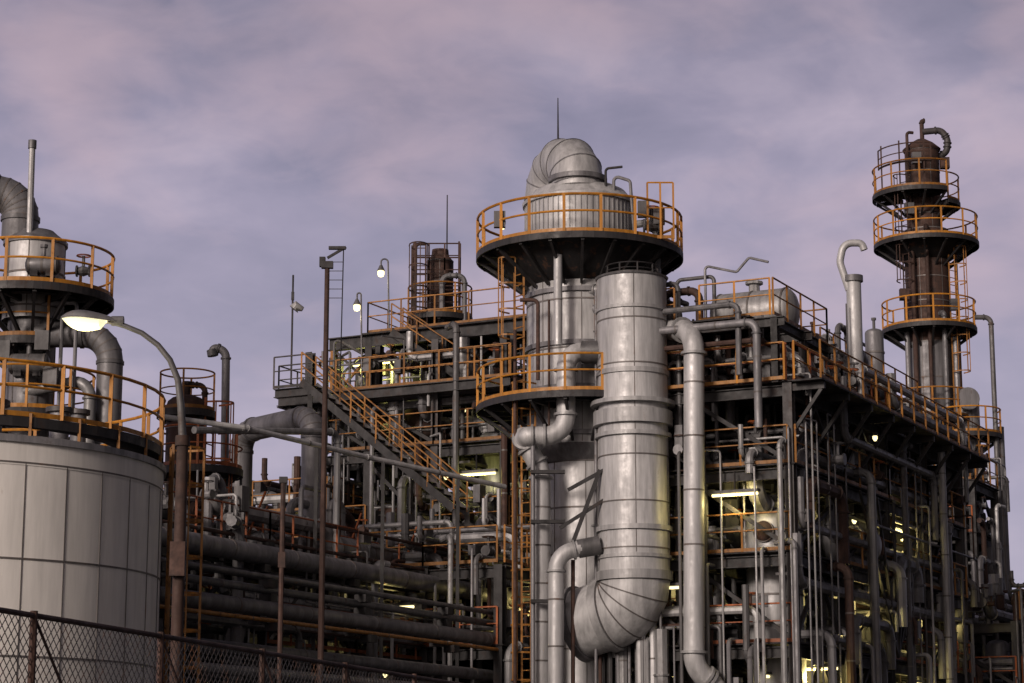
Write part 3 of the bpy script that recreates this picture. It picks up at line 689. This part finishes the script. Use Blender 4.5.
b.rail(P(-.35,0,zt_+.05),P(-.35,5.8,zt_+.05),m='yellow'); b.rail(P(-.35,-.3,zt_+.05),P(17.5,-.3,zt_+.05),m='yellow')
Yg=70.; gx=X(854,300,Yg); b.cyl((gx,Yg,13.4),(gx,Yg,Z(282,Yg)),.24,'silver',n=16); b.cyl((gx,Yg,Z(282,Yg)),(gx,Yg,Z(276,Yg)),.31,'silver_dark',n=16)
b.pipe([(gx-.15,Yg,Z(290,Yg)),(gx-.42,Yg,Z(262,Yg)),(gx-.28,Yg,Z(243,Yg)),(gx+.30,Yg,Z(243,Yg)),(gx+.38,Yg,Z(250,Yg))],.12,'silver',n=12,bend=.5,flange=False)
b.pipe([P(.2,2.6,z2),P(.2,2.6,17.2),P(.2,1.6,16.9),P(.2,1.2,17.3),P(.2,.6,17.1)],.04,'silver_dark',n=8)
z3=15.1
for a in(6,8.6,11.2,13.8,16.2):
    for c in(1.2,4.4): b.ibeam(P(a,c,zt_),P(a,c,z3),.16,.16,'steel',u=U)
    b.ibeam(P(a,1,z3-.1),P(a,4.6,z3-.1),.14,.22,'steel')
for c in(1.2,4.4): b.ibeam(P(6,c,z3-.1),P(16.2,c,z3-.1),.15,.24,'steel')
b.slab([P(8.6,1,z3+.03),P(16.4,1,z3+.03),P(16.4,3.2,z3+.03),P(8.6,3.2,z3+.03)],.05,'deck')
b.rail(P(5.9,1,z3+.05),P(16.4,1,z3+.05)); b.rail(P(8.6,3.2,z3+.05),P(16.4,3.2,z3+.05),m='orange')
random.seed(33)
for i in range(18):
    a=random.uniform(5.2,16); c=random.uniform(1.3,4.2); h=random.uniform(.8,2.3)
    k=i%4
    if k==0: p=P(a,c,0); b.vessel(p.x,p.y,random.uniform(.25,.42),z3+.4,z3+h,random.choice(['silver_dark','pipe_silver','rust']),legs=True)
    elif k==1: q=P(a,c,z3+.6); b.drum(q-U*.7,q+U*.7,.3,random.choice(['silver_dark','grey_paint']))
    else: b.pipe([P(a,c,zt_),P(a,c,z3+h),P(a+random.uniform(.5,1.4),c,z3+h),P(a+1.2,c,zt_)],random.choice([.06,.1,.16]),random.choice(PIPEM),n=10)
b.pipe([P(7.2,.5,zt_),P(7.2,.5,15.7),P(8.6,.5,15.7),P(8.6,.5,11)],.24,'silver_dark',n=16,gore=4,bend=.6)
random.seed(5)
for i in range(26):
    a=4.6+i*.5; r_=random.uniform(.08,.28); h=random.uniform(.5,2.0); c=random.uniform(.4,3.4)
    p=P(a,c,zt_); b.cyl(p,p+V((0,0,h)),r_,random.choice(['pipe_silver','silver_dark','rust','grey_paint']),n=14); b.cyl(p+V((0,0,h)),p+V((0,0,h+.08)),r_*1.35,'silver_dark',n=14)
    if i%2: b.pipe([p+V((0,0,h)),p+V((0,0,h+.5)),p+V((0,0,h+.5))+U*.9,p+U*.9],r_*.5,'pipe_silver',n=8)
for k in range(9):
    c=random.uniform(.1,5); b.pipe([P(1,c,13.2),P(1,c,13.7+.15*k),P(17.5,c,13.7+.15*k),P(17.5,c,12)],random.choice([.06,.09,.13,.18]),random.choice(PIPEM),n=10,bands=1.5)
for k in range(30):
    p=P(random.uniform(0,17),random.uniform(0,5.5),zt_); b.cyl(p,p+V((0,0,random.uniform(1.0,3.6))),random.choice([.025,.03,.04]),random.choice(['rust','silver_dark','yellow_dim','grey_paint']),n=6)
for k in range(20):
    a=random.uniform(-.2,17.5); z1=random.choice(levels)+random.uniform(-.6,1); r_=random.choice([.03,.04,.05,.07,.09,.13])
    b.pipe([P(a,-.5-r_,0),P(a,-.5-r_,z1),P(a,.6,z1)],r_,random.choice(PIPEM),n=10,bands=1.3 if r_>.1 else None)
for k in range(10):
    c=random.uniform(0,5.6); z1=random.choice(levels)+random.uniform(-.6,1); r_=random.choice([.03,.04,.05,.07,.09,.13])
    b.pipe([P(-.5-r_,c,0),P(-.5-r_,c,z1),P(.6,c,z1)],r_,random.choice(PIPEM),n=10,bands=1.3 if r_>.1 else None)
for i in range(9):
    a=i*2.2; b.bar(P(a,-1.1,zt_-.15),P(a,.1,zt_-.15),.12,.2,'steel'); b.bar(P(a,-1.0,zt_-.25),P(a,0,zt_-1.6),.1,.1,'steel')
b.slab([P(-.4,-1.15,zt_-.04),P(17.8,-1.15,zt_-.04),P(17.8,-.25,zt_-.04),P(-.4,-.25,zt_-.04)],.05,'deck')
b.rail(P(-.4,-1.12,zt_),P(17.8,-1.12,zt_),m='yellow_dim')
for i in range(5):
    a=8.8+(i-2)*1.1; b.bar(P(8.8,-.3,6),P(a*1.0+(i-2)*.6,-.3,10.9),.08,.08,'steel')
for a,c,r_,z0,z1,m in((1.8,1.2,.85,4.5,9.6,'silver'),(6.2,1.5,.8,4,10,'silver_dark'),(10.5,1.3,.9,4,10.5,'pipe_silver'),(14.8,1.4,.8,4,12.8,'silver_dark')):
    p=P(a,c,0); b.vessel(p.x,p.y,r_,z0,z1,m)
for a,c,z,e_ in((-.3,1.6,10.3,60),(-.3,4.0,7.7,60),(2.2,.2,5.4,90),(6.6,.1,7.9,90),(10.8,.1,10.3,70),(4.4,.1,10.4,50),(12,.1,5.4,80),(15.5,.1,7.9,60)):
    fixture(b,P(a,c,z),W if a<3 else U,lg,e_)
ob=b.build()
for p,e in lg: light('fluorescent_lamp',p,e,col=(1,.80,.28),parent=ob)
frame('steel_process_structure',(X(700,450,76.),76.),[4,4],[4,4],[4,7,10,13,15],density=1.5,vess=.5,seed=31,fix=1,bulbs=5)
frame('steel_process_structure',P(19,-1.5,0),[5,5,5],[3,3],[3,5.4,7.8],density=1.4,vess=.5,seed=41,fix=0,bulbs=3)
frame('steel_process_structure',P(9,6.5,0),[4.5,4.5,4.5],[4],[4,7,10,12.5],density=1,vess=.5,seed=47,fix=1)
frame('steel_process_structure',(X(975,560,93),93.),[3.5],[3,3],[4,7,9.8,12.4,14.6],density=2.2,vess=.3,seed=71,brace=.9,bulbs=3)
frame('steel_process_structure',(X(500,480,88.),88.),[4,4],[5,5,5,5],[4,7,10,12],density=.8,vess=.5,seed=51,fix=1,bulbs=5)
frame('steel_process_structure',(X(330,480,76.),76.),[4,4],[3,3,3],[3.6,6.4,9.2,11.2],density=1.3,vess=.5,seed=57,fix=1,railm=('orange','yellow_dim'),bulbs=5)
frame('steel_process_structure',(X(500,560,66.5),66.5),[3,4],[2.5,2.5],[3.4,6.0,8.4],density=1.6,vess=.4,seed=61,fix=1,bulbs=4)

# ------------------------------------------------------------------ right tower
Y=98.; x0=X(926,240,Y); b=B('fractionating_tower')
z=lambda py:Z(py,Y)
b.clad(x0,Y,MP(24,420,Y),0,z(345),1.6,6,'silver_dark',n=36)
b.clad(x0,Y,MP(22,280,Y),z(345),z(232),1.1,6,'rust',n=36)
b.clad(x0-.05,Y,MP(17,180,Y),z(232),z(152),1.0,5,'rust',n=30)
b.lathe(x0-.05,Y,[(MP(18,180,Y),z(152)),(MP(19,180,Y),z(150)),(MP(12,180,Y),z(144)),(MP(5,180,Y),z(140))],'rust',30)
b.cplat(x0,Y,.9,MP(51,240,Y),z(245),0,360,nb=14,rr=.036,h=1.2)
b.lathe(x0,Y,[(.98,z(245)-.8),(1.5,z(245)-.45),(MP(44,240,Y),z(245)-.15)],'deck',36,caps=False,tone=.6)
b.cplat(x0,Y,1,MP(46,320,Y),z(330),130,400,nb=14,rr=.036,h=1.2)
b.cplat(x0,Y,1,MP(38,320,Y),z(420),180,420,nb=14,rr=.036,h=1.2,rm='yellow_dim')
b.cplat(x0-.3,Y,.7,MP(44,200,Y),z(196),150,300,nb=12,rr=.035,h=1.2,rm='yellow_dim')
b.cplat(x0+.1,Y,.7,MP(32,200,Y),z(205),-60,60,nb=10,rr=.035,h=1.2,rm='yellow_dim')
for a in(200,235,270):
    t=math.radians(a); p=V((x0-.3+1.8*math.cos(t),Y+1.8*math.sin(t),0)); b.bar(p+V((0,0,z(196))),p+V((0,0,z(150))),.06,.06,'rust')
b.crail(x0-.3,Y,1.8,z(196)+1.1,190,280,h=.9,m='rust',rr=.03)
b.ladder((x0-1.0,Y-.8),z(330),z(180),225,m='rust'); b.ladder((x0+1.0,Y-.7),z(420),z(245),-50,m='yellow_dim')
b.pipe([(x0,Y,z(145)),(x0,Y,z(121)),(x0+.15,Y,z(121)),],.1,'rust')
b.pipe([(x0+.0,Y,z(132)),(x0+.9,Y,z(130)),(x0+1.15,Y,z(140)),(x0+1.1,Y,z(152)),(x0+.6,Y,z(158))],.15,'steel_light',n=12,bend=.4)
b.pipe([(x0-.8,Y-.6,z(200)),(x0-.8,Y-.6,z(136)),(x0-.5,Y-.5,z(136))],.07,'rust')
for a,zz0,zz1,r_,m in((-70,318,420,.12,'silver_dark'),(-100,232,420,.09,'rust'),(-130,250,520,.11,'rust'),(-40,340,600,.14,'silver_dark'),(-20,240,600,.08,'rust'),(-150,330,700,.12,'silver_dark')):
    t=math.radians(a); rr_=1.28; p=V((x0+rr_*math.cos(t),Y+rr_*math.sin(t),0)); b.pipe([p*1+V((-.3*math.cos(t),-.3*math.sin(t),z(zz0))),p+V((0,0,z(zz0))),p+V((0,0,z(zz1)))],r_,m,n=10)
b.pipe([(X(970,320,Y),Y-1,z(322)),(X(986,320,Y),Y-1,z(322)),(X(986,320,Y),Y-1,3)],.11,'grey_paint',n=10)
for px,py in((905,215),(940,170),(950,310),(900,300),(912,165)): b.box((X(px,py,Y),Y-1.1,z(py)),.4,.3,.5,random.choice(['rust','grey_paint']))
mp_=V((X(962,404,Y),Y-1.3,z(404))); b.cyl(mp_+V((0,.9,0)),mp_,.42,'pipe_silver',n=20); b.cyl(mp_,mp_-V((0,.12,0)),.5,'silver_dark',n=20)
b.cplat(X(966,430,Y),Y-.3,.6,MP(33,420,Y),z(437),160,380,nb=12,rr=.035)
b.clad(X(966,500,Y),Y-.3,.68,0,z(400),1.3,5,'pipe_silver',n=28)
b.clad(X(985,500,Y)+.6,Y-.6,.22,0,z(430),1.3,4,'silver_dark',n=16)
for py in(480,530): b.valve((X(975,py,Y),Y-1.3,z(py)),.2,'pipe_silver')
b.pipe([(X(966,520,Y),Y-1.2,z(540)),(X(985,520,Y),Y-1.4,z(540)),(X(985,520,Y),Y-1.4,z(600)),(X(970,520,Y),Y-1.2,z(615))],.2,'pipe_silver',n=12)
b.build((x0,Y,0))

# ------------------------------------------------------------------ chain link fence
b=B('chain_link_fence')
A=V((X(0,610,19.),19.,0)); zt_=Z(610,19.); E=SZ(452,683,zt_); E.z=0; d=(E-A).normalized(); A=A-d*5; L=(E-A).length+14; zb=0.05
b.cyl(A+V((0,0,zt_)),A+d*L+V((0,0,zt_)),.025,'rust',n=8)
n=int(L/2.6)
for i in range(n+1):
    p=A+d*(i*2.6+.4); b.cyl(p,p+V((0,0,zt_+.04)),.034,'rust',n=8); b.bar(p+V((0,0,zt_)),p+V((0,0,zt_-.9))+d*.9,.02,.02,'rust')
H=zt_-zb; s_=.11; k=int((L+H)/s_)
for i in range(k):
    a=i*s_
    for sg in(1,-1):
        x0_=a-H if sg>0 else a; x1_=a if sg>0 else a-H
        def cl(xa,za,xb,zb2):
            if xa<0: 
                t=(0-xa)/(xb-xa); za=za+(zb2-za)*t; xa=0
            if xa>L:
                t=(L-xa)/(xb-xa); za=za+(zb2-za)*t; xa=L
            return xa,za
        xa,z_a=cl(x0_,zb,x1_,zt_); xb_,z_b=cl(x1_,zt_,x0_,zb)
        if abs(xa-xb_)<.02: continue
        b.bar(A+d*xa+V((0,0,z_a)),A+d*xb_+V((0,0,z_b)),.006,.006,'wire')
b.build((A.x,A.y,0))

# ------------------------------------------------------------------ world
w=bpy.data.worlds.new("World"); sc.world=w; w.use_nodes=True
nt=w.node_tree; N=nt.nodes; L_=nt.links
for n_ in list(N): N.remove(n_)
out=N.new('ShaderNodeOutputWorld')
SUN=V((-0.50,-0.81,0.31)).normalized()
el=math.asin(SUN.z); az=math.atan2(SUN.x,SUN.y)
sky=N.new('ShaderNodeTexSky'); sky.sky_type='NISHITA'; sky.sun_disc=False; sky.sun_elevation=el; sky.sun_rotation=az
bg1=N.new('ShaderNodeBackground'); bg1.inputs['Strength'].default_value=.06; L_.new(sky.outputs[0],bg1.inputs[0])
tc=N.new('ShaderNodeTexCoord')
mp=N.new('ShaderNodeMapping'); mp.inputs['Scale'].default_value=(1,1,2.0); mp.inputs['Rotation'].default_value=(0,math.radians(12),0); L_.new(tc.outputs['Generated'],mp.inputs['Vector'])
def noise(sc_,det,ro,di):
    n=N.new('ShaderNodeTexNoise'); n.inputs['Scale'].default_value=sc_; n.inputs['Detail'].default_value=det; n.inputs['Roughness'].default_value=ro; n.inputs['Distortion'].default_value=di; L_.new(mp.outputs[0],n.inputs['Vector']); return n
n1=noise(8,5,.52,.35); n3=noise(24,5,.52,.4); n2=noise(5,3,.55,.3)
mxn=N.new('ShaderNodeMath'); mxn.operation='MULTIPLY'; mxn.inputs[1].default_value=.74; L_.new(n1.outputs['Fac'],mxn.inputs[0])
man=N.new('ShaderNodeMath'); man.operation='MULTIPLY_ADD'; man.inputs[1].default_value=.26; L_.new(n3.outputs['Fac'],man.inputs[0]); L_.new(mxn.outputs[0],man.inputs[2])
r1=N.new('ShaderNodeValToRGB'); e=r1.color_ramp.elements
e[0].position=.36; e[0].color=(.275,.26,.37,1); e[1].position=.66; e[1].color=(.52,.445,.56,1)
x=e.new(.50); x.color=(.36,.325,.445,1)
L_.new(man.outputs[0],r1.inputs[0])
pk=N.new('ShaderNodeMath'); pk.operation='MULTIPLY_ADD'; pk.inputs[1].default_value=.28; L_.new(n3.outputs['Fac'],pk.inputs[0]); L_.new(n2.outputs['Fac'],pk.inputs[2])
r2_=N.new('ShaderNodeMapRange'); r2_.inputs['From Min'].default_value=.63; r2_.inputs['From Max'].default_value=.83; r2_.inputs['To Max'].default_value=.65; L_.new(pk.outputs[0],r2_.inputs[0])
mx=N.new('ShaderNodeMix'); mx.data_type='RGBA'; L_.new(r2_.outputs[0],mx.inputs['Factor']); L_.new(r1.outputs[0],mx.inputs['A']); mx.inputs['B'].default_value=(.58,.44,.51,1)
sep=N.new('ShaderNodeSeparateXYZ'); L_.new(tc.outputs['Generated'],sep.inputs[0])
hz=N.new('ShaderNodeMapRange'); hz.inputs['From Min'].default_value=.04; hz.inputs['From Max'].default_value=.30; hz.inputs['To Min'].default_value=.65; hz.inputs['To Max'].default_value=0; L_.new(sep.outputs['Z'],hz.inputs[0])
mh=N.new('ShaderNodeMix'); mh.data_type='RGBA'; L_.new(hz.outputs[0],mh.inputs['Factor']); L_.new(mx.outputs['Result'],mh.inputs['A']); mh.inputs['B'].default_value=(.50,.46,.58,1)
ov=N.new('ShaderNodeMapRange'); ov.inputs['From Min'].default_value=.26; ov.inputs['From Max'].default_value=.62; ov.inputs['To Min'].default_value=1; ov.inputs['To Max'].default_value=.2; L_.new(sep.outputs['Z'],ov.inputs[0])  # overhead sky artificially dimmed to cut the fill light
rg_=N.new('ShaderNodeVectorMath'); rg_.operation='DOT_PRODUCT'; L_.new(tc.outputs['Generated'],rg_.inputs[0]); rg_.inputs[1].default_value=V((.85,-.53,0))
rm_=N.new('ShaderNodeMapRange'); rm_.inputs['From Min'].default_value=.0; rm_.inputs['From Max'].default_value=.55; rm_.inputs['To Min'].default_value=1; rm_.inputs['To Max'].default_value=.15; L_.new(rg_.outputs['Value'],rm_.inputs[0])  # unseen sky behind and right of camera dimmed to deepen contrast
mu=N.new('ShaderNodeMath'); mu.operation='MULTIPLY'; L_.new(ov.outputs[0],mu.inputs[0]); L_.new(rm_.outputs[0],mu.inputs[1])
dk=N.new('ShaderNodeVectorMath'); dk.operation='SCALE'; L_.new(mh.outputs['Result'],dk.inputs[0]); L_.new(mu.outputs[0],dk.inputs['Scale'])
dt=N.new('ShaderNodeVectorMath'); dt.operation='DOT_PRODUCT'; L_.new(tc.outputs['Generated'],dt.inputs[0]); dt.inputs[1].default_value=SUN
gl=N.new('ShaderNodeMapRange'); gl.inputs['From Min'].default_value=.66; gl.inputs['From Max'].default_value=1; gl.inputs['To Max'].default_value=.9; gl.interpolation_type='SMOOTHSTEP'; L_.new(dt.outputs['Value'],gl.inputs[0])  # warm glow added to unseen sky around the sun, for highlights on metal
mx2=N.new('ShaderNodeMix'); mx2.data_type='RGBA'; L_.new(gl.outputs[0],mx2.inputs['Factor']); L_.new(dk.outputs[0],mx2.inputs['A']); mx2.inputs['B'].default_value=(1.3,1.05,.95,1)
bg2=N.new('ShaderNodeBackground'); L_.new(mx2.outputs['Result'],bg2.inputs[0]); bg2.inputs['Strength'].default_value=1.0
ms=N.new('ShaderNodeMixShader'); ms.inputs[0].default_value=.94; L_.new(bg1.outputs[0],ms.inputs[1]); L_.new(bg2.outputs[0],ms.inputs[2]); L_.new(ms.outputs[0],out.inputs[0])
w.cycles.sampling_method='MANUAL'; w.cycles.sample_map_resolution=512
sl=bpy.data.lights.new('sun','SUN'); sl.energy=2.35; sl.angle=math.radians(12); sl.color=(1,.86,.76)
so=bpy.data.objects.new('sun',sl); so.rotation_euler=(-SUN).to_track_quat('-Z','Y').to_euler(); sc.collection.objects.link(so)
# ------------------------------------------------------------------ camera
cd=bpy.data.cameras.new('camera'); cd.sensor_width=36; cd.lens=F/1024*36; cd.clip_end=8000; cd.clip_start=.5
co=bpy.data.objects.new('camera',cd); co.location=EYE; co.rotation_euler=(math.radians(90)+PITCH,0,0); sc.collection.objects.link(co); sc.camera=co
print('FACES',sum(len(o.data.polygons) for o in bpy.data.objects if o.type=='MESH'))
